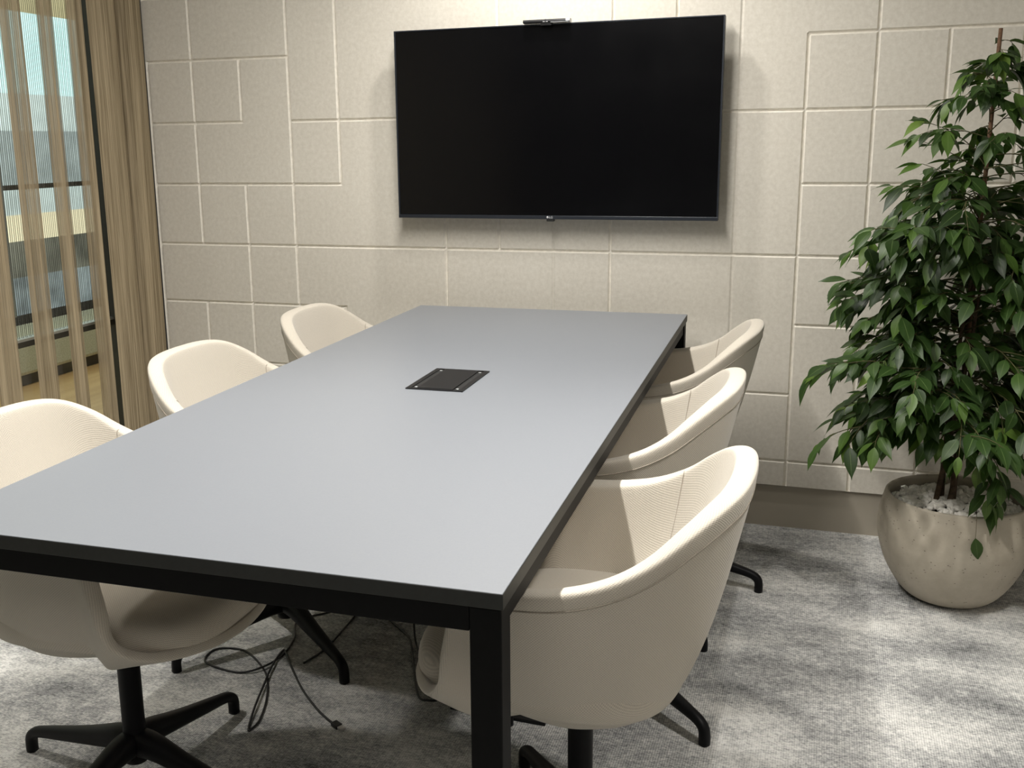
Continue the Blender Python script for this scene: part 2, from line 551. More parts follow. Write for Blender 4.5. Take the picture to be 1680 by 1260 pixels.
# ------------------------------------------------------------------ curtain
cur = empty('sheer_curtain', (-0.03, -0.5, 0), 0,
            'brown sheer curtain in narrow see-through bands before the glass partition, gathered at the wall corner', 'curtain')
def strip(ya, yb, phase, name, mat, amp=0.006):
    n = 14
    v, f = [], []
    zs = [0.015, 0.6, 1.2, 1.8, 2.47]
    for z in zs:
        for i in range(n + 1):
            t = i / n
            x = amp * math.sin(t * 2 * PI * 1.5 + phase) + 0.002 * math.sin(z * 2 + phase)
            v.append((x, ya + (yb - ya) * t + 0.5 + 0.004 * math.sin(z * 1.3 + phase * 2), z))
    for k in range(len(zs) - 1):
        for i in range(n):
            a = k * (n + 1) + i
            f.append((a, a + 1, a + n + 2, a + n + 1))
    return mesh_obj(name, v, f, mat, cur, True)
bands = [(-.700, -.605), (-.530, -.441), (-.385, -.303)]
y = -0.775
rnd = random.Random(4)
while y > -4.9:
    wd = rnd.uniform(.085, .11)
    bands.append((y - wd, y))
    y -= wd + rnd.uniform(.06, .085)
for i, (a, b) in enumerate(bands):
    strip(a, b, i * 1.7, 'curtain_band', M['curtain'])
# gathered folds next to the wall
def gather():
    pts = [(0.000, -.288), (.014, -.272), (.022, -.255), (.036, -.232), (.040, -.205), (.034, -.178), (-.004, -.160), (-.052, -.147), (-.044, -.136),
           (.022, -.120), (.040, -.095), (.042, -.066), (.034, -.034), (.020, -.012)]
    path = spline([(x, y, 0) for x, y in pts], 60)
    zs = [0.012, 0.5, 1.0, 1.5, 2.0, 2.47]
    v, f = [], []
    n = len(path)
    for z in zs:
        for i, p in enumerate(path):
            k = 1 + 0.10 * math.sin(z * 1.1 + i * .1)
            v.append((p.x * k + .012, p.y + 0.5 + .004 * math.sin(z * 2 + i * .2) * (1 - i / n), z))
    for k in range(len(zs) - 1):
        for i in range(n - 1):
            a = k * n + i
            f.append((a, a + 1, a + n + 1, a + n))
    return mesh_obj('gathered_folds', v, f, M['drape'], cur, True)
gather()
MB().tube([(0.0, -4.4, 2.48), (0.0, .45, 2.48)], 0.008, 8).build('curtain_rail', M['mullion'], cur, True)

# ------------------------------------------------------------------ table
TROT = R(1.415)
tbl = empty('meeting_table', (2.1314, -2.3296, 0), TROT, 'long dark grey meeting table with black steel frame', 'table')
TW, TL = 0.9146, 2.1928   # local: x from -TW..0, y 0..TL
TZ = 0.7444
MB().box(-TW, 0, 0, TL, TZ - .0225, TZ - .0008).build('edge_band', M['edge'], tbl, bevel=.0012)
MB().box(-TW + .0006, -.0006, .0006, TL - .0006, TZ - .0012, TZ).build('table_top', M['laminate'], tbl, bevel=.0006, seg=1)
LW = 0.043
ins = 0.003
for sx in (0, 1):
    for sy in (0, 1):
        xa = -ins - LW if sx else -TW + ins
        ya = TL - ins - LW if sy else ins
        MB().box(xa, xa + LW, ya, ya + LW, 0.004, TZ - .0225).build('leg', M['frame'], tbl, bevel=.0025)
for sy in (0, 1):
    ya = TL - ins - .026 if sy else ins
    MB().box(-TW + ins + LW, -ins - LW, ya, ya + .026, TZ - .0575, TZ - .0225).build('apron', M['frame'], tbl, bevel=.0015)
for sx in (0, 1):
    xa = -ins - .03 if sx else -TW + ins + .004
    MB().box(xa, xa + .026, ins + LW, TL - ins - LW, TZ - .0575, TZ - .0225).build('apron', M['frame'], tbl, bevel=.0015)

# flush cable box in the table top
bx = empty('cable_box', (1.658, -1.229, TZ), TROT, 'black flush power box set in the middle of the grey table', 'power box')
bw, bl = 0.069, 0.109
mb = MB()
for a in ((-bw, bw, -bl, -bl + .006), (-bw, bw, bl - .006, bl), (-bw, -bw + .012, -bl + .006, bl - .006), (bw - .012, bw, -bl + .006, bl - .006)):
    mb.box(a[0], a[1], a[2], a[3], 0.0002, .0028)
mb.build('trim_ring', M['plastic'], bx, bevel=.0006)
MB().box(-bw + .012, bw - .012, -bl + .006, bl - .006, .0002, .0008).build('well', M['slot'], bx)
MB().box(-.043, .043, -bl + .008, bl - .008, .0006, .0040).build('lid', M['plastic'], bx, bevel=.0012)
for sx, sy in ((-1, -1), (-1, 1), (1, 1), (1, -1)):
    MB().lathe([(0.0042, 0), (0.0042, .0010), (.003, .0014)], 16, (sx * .050, sy * .088, .001)).build('catch', M['silver'], bx, True)
MB().box(-.055, .055, -.09, .09, -.0600, -.0585).build('cable_tray', M['plastic'], bx)

# ------------------------------------------------------------------ chairs
def make_chair():
    root = empty('conference_chair', (0, 0, 0))
    half = [(-.284, 0, .770), (-.277, .100, .768), (-.254, .165, .757), (-.213, .212, .728), (-.160, .243, .688),
            (-.095, .264, .656), (-.020, .278, .638), (.058, .281, .631), (.108, .277, .624), (.130, .273, .600), (.146, .268, .540),
            (.166, .257, .460), (.212, .208, .416), (.262, .112, .400), (.278, 0, .394)]
    loop = [Vector(p) for p in half] + [Vector((p[0], -p[1], p[2])) for p in half[-2:0:-1]]
    n = 112
    rim = spline(loop, n, True)
    Zb = 0.345
    def prof(t, q, front, wf):
        # returns (radial fraction, height fraction); q 0 back/front, 1 side
        back = [(0, 0), (.28, .004), (.46, .065), (.64, .215), (.79, .44), (.90, .70), (1, 1)]
        side = [(0, 0), (.36, .008), (.63, .105), (.80, .235), (.89, .45), (.952, .70), (1, 1)]
        side2 = [(0, 0), (.31, .014), (.57, .130), (.77, .285), (.885, .50), (.953, .75), (1, 1)]
        frnt = [(0, 0), (.22, .03), (.43, .28), (.63, .58), (.82, .81), (.94, .94), (1, 1)]
        u = t * 6
        k = min(int(u), 5)
        s = u - k
        def cr(L):
            g = lambda j: L[max(0, min(6, j))]
            o = []
            for c in (0, 1):
                p0, p1, p2, p3 = g(k - 1)[c], g(k)[c], g(k + 1)[c], g(k + 2)[c]
                o.append(0.5 * (2 * p1 + (p2 - p0) * s + (2 * p0 - 5 * p1 + 4 * p2 - p3) * s * s + (3 * p1 - p0 - 3 * p2 + p3) * s ** 3))
            return o
        a, b, b2 = cr(frnt if front else back), cr(side), cr(side2)
        b = [b[0] * (1 - wf) + b2[0] * wf, b[1] * (1 - wf) + b2[1] * wf]
        return a[0] * (1 - q) + b[0] * q, a[1] * (1 - q) + b[1] * q
    def outer(i, t):
        p = rim[i % n]
        ang = math.atan2(p.y, p.x)
        q = min(1, abs(math.sin(ang)) * 1.15) ** (1.5 if p.x < 0 else 4.0)
        wf = max(0, min(1, (p.x + .06) / .22))
        rf, hf = prof(t, q, p.x > 0.0, wf * wf * (3 - 2 * wf))
        return Vector((p.x * rf, p.y * rf, Zb + (p.z - Zb) * hf))
    ts = [0.06, .16, .25, .33, .41, .48, .54, .60, .66, .72, .79, .87, .94, 1.0]
    RAD = [0.0095 + 0.0100 * max(0, min(1, (p.z - .42) / .2)) for p in rim]
    G = [[outer(i, t) for i in range(n)] for t in ts]
    NT = len(ts)
    def normal(k, i):
        du = G[k][(i + 1) % n] - G[k][(i - 1) % n]
        dv = G[min(k + 1, NT - 1)][i] - G[max(k - 1, 0)][i]
        nn = dv.cross(du)
        nn.normalize()
        c = G[k][i]
        if nn.dot(Vector((c.x, c.y, -0.15))) < 0: nn = -nn
        return -nn     # inwards
    rows = [list(r) for r in G]
    # rounded rim
    caps = []
    for j in range(1, 8):
        ph = PI * j / 8
        row = []
        for i in range(n):
            Nn = normal(NT - 1, i)
            T = (rim[(i + 1) % n] - rim[(i - 1) % n]).normalized()
            D = T.cross(Nn).normalized()
            dv = G[NT - 1][i] - G[NT - 2][i]
            if D.dot(dv) < 0: D = -D
            fat = 1.0
            row.append(rim[i] + Nn * RAD[i] * (1 - math.cos(ph)) + D * RAD[i] * .64 * math.sin(PI * (j / 8) ** .62))
        caps.append(row)
    rows += caps
    inner = []
    def PAD(t):
        u = max(0, min(1, (1 - t) / .48))
        return u * u * (3 - 2 * u) * .35 + u * .65
    for k in range(NT - 1, -1, -1):
        inner.append([G[k][i] + normal(k, i) * (2 * RAD[i] + .030 * max(0, min(1, (-rim[i].x - .02) / .16)) * PAD(ts[k]) * (RAD[i] / .0195)) for i in range(n)])
    rows += inner
    v = [p for r in rows for p in r]
    uv = []
    for k, r in enumerate(rows):
        L = 0
        for i in range(n):
            uv.append((i / n * 1.9, k * 0.035 if k < NT else (NT - 1) * .035 + (k - NT + 1) * (.006 if k < NT + 7 else .03)))
    # meters along the profile for the weave
    uv2 = []
    acc = [0.0] * n
    peri = [0.0]
    for i in range(1, n): peri.append(peri[-1] + (rim[i] - rim[i - 1]).length * .92)
    for k, r in enumerate(rows):
        for i in range(n):
            if k: acc[i] += (r[i] - rows[k - 1][i]).length
            uv2.append((peri[i], acc[i]))
    f = []
    for k in range(len(rows) - 1):
        for i in range(n):
            j = (i + 1) % n
            f.append((k * n + i, k * n + j, (k + 1) * n + j, (k + 1) * n + i))
    b = len(v)
    v.append(Vector((0, 0, Zb)))
    uv2.append((0, 0))
    for i in range(n): f.append((b, (i + 1) % n, i))
    last = (len(rows) - 1) * n
    b2 = len(v)
    v.append(Vector((0, 0, Zb + .03)))
    uv2.append((0, 0))
    for i in range(n): f.append((b2, last + i, last + (i + 1) % n))
    shell = mesh_obj('shell', v, f, M['cream'], root, True, 1, uv2)
    fix_normals(shell)
    ul = shell.data.uv_layers[0].data
    tot = peri[-1] + .02
    for p in shell.data.polygons:
        us = [ul[li].uv[0] for li in p.loop_indices]
        if max(us) - min(us) > .6:
            for li in p.loop_indices:
                if ul[li].uv[0] < .5: ul[li].uv[0] += tot
    # seam below the rolled rim, all round the back and arms
    fr = [i for i in range(n) if rim[i].z > 0.40 and rim[i].x < 0.06]
    first = [i for i in range(n) if rim[i].z > 0.47 and rim[i].y > 0 or (rim[i].y <= 0 and rim[i].z > .47)]
    order = sorted(fr, key=lambda i: math.atan2(rim[i].y, -rim[i].x))
    pts = [outer(i, .962) - normal(NT - 1, i) * 0.0002 for i in order]
    MB().tube(pts, 0.0014, 6).build('rim_seam', M['seam'], shell, True)
    # seams between back and arms on the inside
    for sgn in (1, -1):
        best = min(range(n), key=lambda i: abs(rim[i].x + .160) + (10 if rim[i].y * sgn < 0 else 0) + (5 if rim[i].z < .6 else 0))
        pp = [caps[5][best]] + [inner[k][best] - normal(NT - 1 - k, best) * -0.0004 for k in range(0, 6)]
        MB().tube(spline(pp, 24), 0.0009, 5).build('inner_seam', M['seam'], shell, True)
    # seat cushion
    m = 72
    def outl(a, s):
        c, sn = math.cos(a), math.sin(a)
        ex = 2 / 3.0
        x = math.copysign(abs(c) ** ex, c)
        y = math.copysign(abs(sn) ** ex, sn)
        xx = x * (.276 if x > 0 else .190)
        wid = .238 - (.022 * max(0, xx) / .27)
        return xx * s, y * wid * s
    rings = [(.90, .412, .402), (.975, .420, .408), (1.0, .436, .420), (1.0, .455, .436), (.985, .470, .452), (.95, .480, .464),
             (.86, .486, .478), (.66, .488, .486), (.4, .487, .487), (.15, .485, .486)]
    v, f, uv = [], [], []
    for s, z, zf in rings:
        for i in range(m):
            a = 2 * PI * i / m
            x, y = outl(a, s)
            w = max(0, min(1, (x - .08) / .17))
            w = w * w * (3 - 2 * w)
            v.append((x, y, z * (1 - w) + zf * w))
            uv.append((x, y + z))
    for k in range(len(rings) - 1):
        for i in range(m):
            j = (i + 1) % m
            f.append((k * m + i, k * m + j, (k + 1) * m + j, (k + 1) * m + i))
    f.append(tuple(range(m))[::-1])
    f.append(tuple((len(rings) - 1) * m + i for i in range(m)))
    fix_normals(mesh_obj('seat_cushion', v, f, M['cream'], root, True, 1, uv))
    # column and swivel plate
    MB().lathe([(0.0, .062), (.024, .062), (.026, .075), (.0235, .11), (.0225, .16), (.0225, .350)], 28, cap=False).build('column', M['black'], root, True)
    MB().lathe([(0.002, .336), (.040, .337), (.050, .340), (.052, .350), (.002, .352)], 28, cap=False).build('swivel_plate', M['black'], root, True)
    # four cast legs with turned-down feet
    legs = []
    for q in range(4):
        a = q * PI / 2
        pts = [(.004, .103), (.03, .104), (.06, .100), (.11, .088), (.17, .075), (.225, .064), (.265, .056), (.288, .0500), (.3035, .0395), (.3085, .024), (.3085, .001)]
        hh = [.030, .029, .026, .0215, .0175, .0150, .0130, .0125, .0125, .0125, .0125]
        ww = [.026, .026, .024, .0205, .0175, .0150, .0130, .0125, .0125, .0125, .0125]
        pp = spline([(r, z, 0) for r, z in pts], 30)
        hs = spline([(a1, b1, 0) for a1, b1 in zip(hh, ww)], 30)
        v, f = [], []
        K = 14
        for i, p in enumerate(pp):
            t = (pp[min(i + 1, 29)] - pp[max(i - 1, 0)]).normalized()
            nrm = Vector((-t.y, t.x, 0))
            for k in range(K):
                th = 2 * PI * k / K
                ce, se = math.cos(th), math.sin(th)
                ex = 0.8
                u = math.copysign(abs(ce) ** ex, ce) * hs[i].y
                w = math.copysign(abs(se) ** ex, se) * hs[i].x * .95
                r = p.x + nrm.x * w
                z = p.y + nrm.y * w
                v.append((r * math.cos(a) - u * math.sin(a), r * math.sin(a) + u * math.cos(a), z))
        for i in range(29):
            for k in range(K):
                j = (k + 1) % K
                f.append((i * K + k, i * K + j, (i + 1) * K + j, (i + 1) * K + k))
        f.append(tuple(range(K))[::-1])
        f.append(tuple(29 * K + k for k in range(K)))
        lg = mesh_obj('leg', v, f, M['black'], root, True)
        fix_normals(lg)
        legs.append(lg)
    return root

chair0 = make_chair()
GRP = 'cream upholstered chairs around the meeting table'
# (x, y, facing deg, base deg, label)
CH = [
    (2.122, -1.842, 180, 125, 'cream armchair beside the visible table leg, on the plant side of the table'),
    (2.054, -1.200, 180, 142, 'cream armchair in the middle of the row on the plant side of the table'),
    (2.052, -0.505, 180, 172, 'cream armchair on the plant side of the table closest to the panelled wall'),
    (1.200, -1.890, 0, 83, 'cream armchair on the curtain side with its seat cushion showing below the table edge'),
    (1.172, -1.205, 0, 55, 'cream armchair in the middle of the row on the curtain side of the table'),
    (1.165, -0.530, 0, 20, 'cream armchair on the curtain side of the table closest to the panelled wall'),
]
for i, (x, y, a, b, lab) in enumerate(CH):
    c = chair0 if i == 0 else copy_tree(chair0)
    c.location = (x, y, 0)
    c.rotation_euler = (0, 0, R(a))
    tag(c, lab, 'chair', GRP)
    for ch in c.children:
        if ch.name.startswith('leg'):
            ch.rotation_euler = (0, 0, R(b - a))

# ------------------------------------------------------------------ television
TX0, TX1, TZ0, TZ1 = 1.058, 2.1567, 1.0396, 1.6655
tv = empty('television', ((TX0 + TX1) / 2, -0.08, TZ0), 0, 'large black flat television on the panelled wall above the table', 'television')
hw, hh = (TX1 - TX0) / 2, TZ1 - TZ0
MB().box(-hw, hw, .002, .028, 0, hh).build('housing', M['bezel'], tv, bevel=.003)
MB().box(-hw * .72, hw * .72, .028, .050, .06, hh * .72).build('rear_cover', M['plastic'], tv, bevel=.01)
MB().box(-hw + .006, hw - .006, -.0005, .003, .0125, hh - .005).build('screen', M['screen'], tv, bevel=.0005)
mb = MB()
mb.box(-hw, hw, -.003, .003, 0, .0118)
mb.build('lower_bezel', M['bezel'], tv, bevel=.001)
mb = MB()
mb.box(-hw, -hw + .005, -.002, .003, .0118, hh).box(hw - .005, hw, -.002, .003, .0118, hh).box(-hw + .005, hw - .005, -.002, .003, hh - .004, hh)
mb.build('side_bezel', M['bezel'], tv, bevel=.0008)
MB().box(-.014, .012, -.002, .012, -.0075, .001).build('receiver', M['slot'], tv, bevel=.002)
MB().box(-.17, .17, .050, .0795, .12, .42).build('wall_bracket', M['black'], tv)
def text_mesh(name, body, size, mat, parent, loc, rot):
    cu = bpy.data.curves.new(name, 'FONT')
    cu.body = body
    cu.size = size
    cu.align_x = 'CENTER'
    cu.align_y = 'CENTER'
    cu.extrude = 0.0004
    t = bpy.data.objects.new(name, cu)
    COL.objects.link(t)
    dg = bpy.context.evaluated_depsgraph_get()
    me = bpy.data.meshes.new_from_object(t.evaluated_get(dg))
    bpy.data.objects.remove(t)
    me.materials.clear()
    me.materials.append(mat)
    o = link(bpy.data.objects.new(name, me), parent)
    o.location = loc
    o.rotation_euler = rot
    return o
text_mesh('lettering', 'LG', .0105, M['letter'], tv, (.002, -.0036, .0060), (R(90), 0, 0))
MB().lathe([(.0038, 0), (.0038, .0006)], 16).build('emblem', M['letter'], tv, True).matrix_local = \
    Matrix.Translation((-.0098, -.0031, .0060)) @ Matrix.Rotation(R(90), 4, 'X')

cam_bar = empty('webcam', (1.595, -0.085, TZ1), 0, 'slim black webcam bar sitting on top of the television', 'webcam')
mb = MB()
prof = [(0, .0002), (-.016, .0016), (-.0175, .006), (-.014, .0115), (0, .0125), (.012, .0115), (.0145, .006), (.012, .0012)]
def extrude_x(name, prof, x0, x1, mat, parent):
    v = [(x, p[0], p[1]) for x in (x0, x1) for p in prof]
    k = len(prof)
    f = [(i, (i + 1) % k, k + (i + 1) % k, k + i) for i in range(k)] + [tuple(range(k))[::-1], tuple(range(k, 2 * k))]
    return fix_normals(mesh_obj(name, v, f, mat, parent, False))
extrude_x('body', prof, -.070, .066, M['plastic'], cam_bar)
extrude_x('end_cap', prof, .066, .078, M['silver'], cam_bar)
extrude_x('end_cap', prof, -.076, -.070, M['plastic'], cam_bar)
MB().lathe([(.0045, 0), (.0045, .001), (.003, .0016)], 20).build('lens', M['glow'], cam_bar, True).matrix_local = \
    Matrix.Translation((0, -.0172, .0075)) @ Matrix.Rotation(R(90), 4, 'X')
MB().box(-.018, .018, -.014, -.006, -.007, .001).box(-.018, .018, -.006, .012, -.0004, .001).build('clip', M['plastic'], cam_bar)
MB().box(.016, .074, -.0188, -.0165, .0010, .0030).build('trim_line', M['silver'], cam_bar)
MB().box(-.009, .007, -.0182, -.0172, .0030, .0050).build('mark', M['letter'], cam_bar)

# ------------------------------------------------------------------ floor box and cables
fb = empty('floor_box', (1.832, -1.392, 0), R(-1), 'black floor outlet box in the carpet behind the near table leg', 'floor box')
mb = MB()
for a in ((-.115, .115, -.032, -.014), (-.115, .115, .022, .034), (-.115, -.055, -.014, .022), (.092, .115, -.014, .022)):
    mb.box(a[0], a[1], a[2], a[3], 0.0005, .008)
mb.build('lid_frame', M['plastic'], fb, bevel=.001)
MB().box(-.055, .092, -.014, .022, .0005, .005).build('carpet_inlay', M['carpet'], fb)

CAM = Vector((2.48810, -3.47136, 1.29418))
RM = ((0.94765, 0.31903, -0.01342), (0.05703, -0.21047, -0.97594), (-0.31418, 0.92408, -0.21764))
def cable(name, pts, rad, label, cat, group=None):
    o = MB().tube(spline(pts, len(pts) * 7), rad, 8).build(name, M['rubber'], None, True)
    tag(o, label, cat, group)
    return o
CR = 0.0027
z0 = CR + .0004
cord_xy = [(1.157, -1.121), (1.196, -1.215), (1.212, -1.306), (1.201, -1.386), (1.153, -1.42), (1.072, -1.412), (1.031, -1.388), (1.025, -1.339),
           (1.055, -1.316), (1.112, -1.319), (1.19, -1.376), (1.238, -1.431), (1.284, -1.516), (1.314, -1.599), (1.315, -1.638), (1.308, -1.638),
           (1.28, -1.563), (1.25, -1.471), (1.218, -1.367), (1.201, -1.285), (1.221, -1.303), (1.279, -1.374), (1.346, -1.45), (1.416, -1.515),
           (1.463, -1.55), (1.492, -1.567)]
pts = [(1.615, -1.17, .672), (1.56, -1.12, .36), (1.36, -1.05, .05), (1.22, -1.05, .006)]
for k, (x, y) in enumerate(cord_xy):
    lift = .0056 if k in (3, 16, 17, 18) else 0
    pts.append((x, y, z0 + lift))
cord = cable('usb_cable', pts, CR, 'black cable looped on the carpet under the table, ending in a metal plug', 'cable')
pe = Vector((1.488, -1.565, .0047))
pd = Vector((.046, -.026, 0)).normalized()
rotz = math.atan2(pd.y, pd.x)
pl = MB().box(-.004, .020, -.0085, .0085, -.0042, .0060).build('plug_grip', M['rubber'], cord, bevel=.002)
pl.location = pe; pl.rotation_euler = (0, 0, rotz)
pt = MB().box(.020, .033, -.0068, .0068, -.0030, .0042).build('plug_tip', M['plug'], cord, bevel=.001)
pt.location = pe; pt.rotation_euler = (0, 0, rotz)
cable('power_cable', [(1.63, -1.15, .675), (1.60, -1.08, .40), (1.50, -.93, .12), (1.40, -.87, .014), (1.31, -.90, z0), (1.295, -1.015, z0), (1.300, -1.12, z0), (1.303, -1.204, z0), (1.30, -1.27, z0), (1.285, -1.33, z0)],
      CR, 'black cable sloping down behind the curtain side chair base to the carpet', 'cable')
cable('power_cable', [(1.605, -1.20, .675), (1.560, -1.17, .55), (1.517, -1.145, .36), (1.514, -1.143, .12), (1.520, -1.150, .015), (1.56, -1.21, z0), (1.61, -1.30, z0), (1.630, -1.34, z0), (1.651, -1.387, z0),
                      (1.668, -1.353, .008), (1.70, -1.352, .0115), (1.728, -1.366, .0115)],
      CR, 'black cable hanging straight down from the table power box to the floor box', 'cable')
cable('power_cable', [(1.66, -1.15, .675), (1.62, -1.06, .42), (1.48, -.93, .10), (1.40, -.94, .012), (1.373, -1.007, z0), (1.44, -1.075, z0), (1.495, -1.13, z0 + .001), (1.54, -1.22, z0), (1.62, -1.385, z0), (1.66, -1.412, .008), (1.69, -1.405, .0115), (1.73, -1.398, .0115)],
      CR, 'black cable bending across the carpet into the floor box', 'cable')

# ------------------------------------------------------------------ potted ficus
PX, PY = 2.877, -0.412
pot = empty('potted_ficus', (PX, PY, 0), 0, 'tall weeping fig tree in a round cast stone pot by the wall', 'plant')
prof = [(.0, .004), (.095, .004), (.112, .010), (.135, .030), (.160, .066), (.182, .110), (.197, .160), (.2025, .200), (.2005, .240),
        (.194, .275), (.1885, .296), (.1865, .303), (.181, .306), (.176, .303), (.1755, .294), (.178, .27), (.176, .25), (.0, .25)]
# rounded belly sampled smoothly
pp = spline([(r, z, 0) for r, z in prof[1:13]], 46)
pr = [(0.0, .004)] + [(p.x, p.y) for p in pp] + prof[13:]
MB().lathe(pr, 96, cap=False).build('pot', M['stone'], pot, True)
MB().lathe([(0, .255), (.176, .255), (.177, .26), (0, .262)], 48, cap=False).build('soil', M['soil'], pot, True)
# white stones: one mass
rg = random.Random(11)
def pebble_mesh(v, f, c, s, rr):
    b = len(v)
    base = bmesh.new()
    bmesh.ops.create_icosphere(base, subdivisions=1, radius=1)
    mt = Matrix.Rotation(rr.uniform(0, 6.28), 3, 'Z') @ Matrix.Rotation(rr.uniform(-.9, .9), 3, 'X')
    sc = Vector((s * rr.uniform(.9, 1.6), s * rr.uniform(.7, 1.1), s * rr.uniform(.5, .9)))
    for q in base.verts:
        k = rr.uniform(.75, 1.2)
        v.append(mt @ Vector((q.co.x * sc.x * k, q.co.y * sc.y * k, q.co.z * sc.z * k)) + c)
    for q in base.faces:
        f.append(tuple(b + x.index for x in q.verts))
    base.free()
v, f = [], []
for i in range(620):
    r = .168 * math.sqrt(rg.random())
    a = rg.uniform(0, 2 * PI)
    s = rg.uniform(.0065, .0135)
    hgt = .272 + .016 * (1 - (r / .17) ** 2) + rg.uniform(-.004, .008)
    if r + s * 1.3 > .174: r = .174 - s * 1.5
    pebble_mesh(v, f, Vector((r * math.cos(a), r * math.sin(a), hgt)), s, rg)
gv = mesh_obj('white_gravel', v, f, M['pebble'], pot, False)
gv['kind'] = 'stuff'
gv['label'] = 'white stones covering the soil'

# trunk, cane, twigs, leaves
rp = random.Random(23)
mb = MB()
TB = Vector((-.034, -.01, .255))
stems = []
for k in range(4):
    a0 = k * 1.7
    top = 1.18 - .12 * k
    pts = []
    for j in range(12):
        t = j / 11
        z = .25 + (top - .25) * t
        ra = .024 * (1 - t * .55)
        ax = TB.x * (1 - t) + .004 * t
        ay = TB.y * (1 - t)
        pts.append(Vector((ax + ra * math.cos(a0 + 2.4 * t), ay + ra * math.sin(a0 + 2.4 * t), z)))
    stems.append(pts)
    mb.tube(spline(pts, 30), [.0085 - .0055 * i / 29 for i in range(30)], 8)
mb.build('trunk', M['bark'], pot, True)
MB().tube([(-.012, .008, .255), (-.004, .006, .9), (.004, .004, 1.562)], [.0065, .006, .005], 8).build('stake', M['cane'], pot, True)

tw = MB()
LV, LF, LS, LUV = [], [], [], []
def leaf(base, d, up, L, shade):
    d = d.normalized()
    side = d.cross(up)
    if side.length < 1e-3: side = d.cross(Vector((1, 0, 0)))
    side.normalize()
    nr = side.cross(d).normalized()
    w = L * rp.uniform(.19, .25)
    fold = rp.uniform(.10, .35)
    curl = rp.uniform(.05, .35)
    wave = rp.uniform(-.06, .06)
    prof = [(0, .02), (.10, .42), (.25, .85), (.42, 1.0), (.58, .88), (.72, .60), (.84, .28), (.92, .10), (1.0, .01)]
    b = len(LV)
    for t, ww in prof:
        drop = -curl * L * t * t
        c = base + d * (L * t) + nr * drop + Vector((0, 0, -.25 * L * t * t * .3))
        for s in (-1, 0, 1):
            h = fold * w * ww * abs(s) + wave * L * math.sin(t * 6) * s * .35
            q = c + side * (s * w * ww) + nr * h
            if q.y > -.02 - PY: q.y = -.02 - PY
            LV.append(q)
            LS.append(shade)
            LUV.append((s * 1.0, t))
    for k in range(len(prof) - 1):
        for s in (0, 1):
            a = b + k * 3 + s
            LF.append((a, a + 1, a + 4, a + 3))

def rmax(z):
    P = [(.28, .32), (.40, .325), (.52, .325), (.66, .305), (.80, .285), (.95, .295), (1.08, .26), (1.2, .195), (1.32, .125), (1.42, .075), (1.5, .045), (1.58, .02)]
    for (a, b), (c, d) in zip(P, P[1:]):
        if z <= c: return b + (d - b) * max(0, (z - a)) / (c - a)
    return .03
def twig(p0, az, elev, L, rad, droop, depth=0, dens=1.0):
    n = max(5, int(L / .028))
    p = Vector(p0)
    d = Vector((math.cos(az) * math.cos(elev), math.sin(az) * math.cos(elev), math.sin(elev)))
    pts = [p.copy()]
    st = L / n
    for i in range(n):
        t = (i + 1) / n
        d = (d + Vector((rp.uniform(-.10, .10), rp.uniform(-.10, .10), -droop * (0.35 + t) * .24 + rp.uniform(-.05, .05)))).normalized()
        p = p + d * st
        if p.y + PY > -.05: p.y = -.05 - PY - rp.uniform(0, .02)
        pts.append(p.copy())
        hr = math.hypot(p.x, p.y)
        if (p.z < .44 or (p.z < .50 and p.x > -.25)) and not (-.02 < p.x < .11 and p.y < -.06): break
        if t > (.22 if depth == 0 else .1) and rp.random() < .93 * dens:
            sgn = 1 if i % 2 else -1
            sd = d.cross(Vector((0, 0, 1)))
            if sd.length < .05: sd = Vector((1, 0, 0))
            sd.normalize()
            ld = d * rp.uniform(.55, 1.0) + sd * sgn * rp.uniform(.35, .9) + Vector((0, 0, rp.uniform(-.6, .12)))
            upv = Vector((rp.uniform(-.5, .5), rp.uniform(-.5, .5) - .15, 1))
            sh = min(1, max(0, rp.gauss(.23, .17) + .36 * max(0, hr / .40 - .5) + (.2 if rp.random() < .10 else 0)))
            LL = rp.uniform(.054, .088) * (1 if p.z < 1.2 else .72)
            pet = ld.normalized() * .010
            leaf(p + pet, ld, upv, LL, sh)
            tw.tube([p, p + pet * 1.3], .0007, 4)
        if depth == 0 and t > .25 and t < .85 and rp.random() < .38:
            twig(p, math.atan2(d.y, d.x) + rp.choice((-1, 1)) * rp.uniform(.4, 1.0), rp.uniform(-.2, .4), L * rp.uniform(.25, .45), rad * .6, droop * 1.1, 1, dens)
    # end leaf
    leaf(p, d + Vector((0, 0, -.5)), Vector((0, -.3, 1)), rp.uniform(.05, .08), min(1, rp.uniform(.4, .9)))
    tw.tube(pts, [max(.0008, rad * (1 - .75 * i / n)) for i in range(len(pts))], 5)

z = .46
i = 0
while z < 1.50:
    t = (z - .46) / 1.04
    az = i * 2.39996 + rp.uniform(-.35, .35)
    rm = rmax(z - .03)
    L = rm * rp.uniform(.62, 1.14)
    el = rp.uniform(.15, .75) if z < 1.3 else rp.uniform(.3, .9)
    ax = Vector((TB.x * (1 - t) + .003 * t, TB.y * (1 - t), z))
    twig(ax, az, el, L * 1.1, .0032 - .0018 * t, rp.uniform(.25, .75), 0, 1.0)
    z += .0060 if z < 1.15 else (.0115 if z < 1.3 else .020)
    i += 1
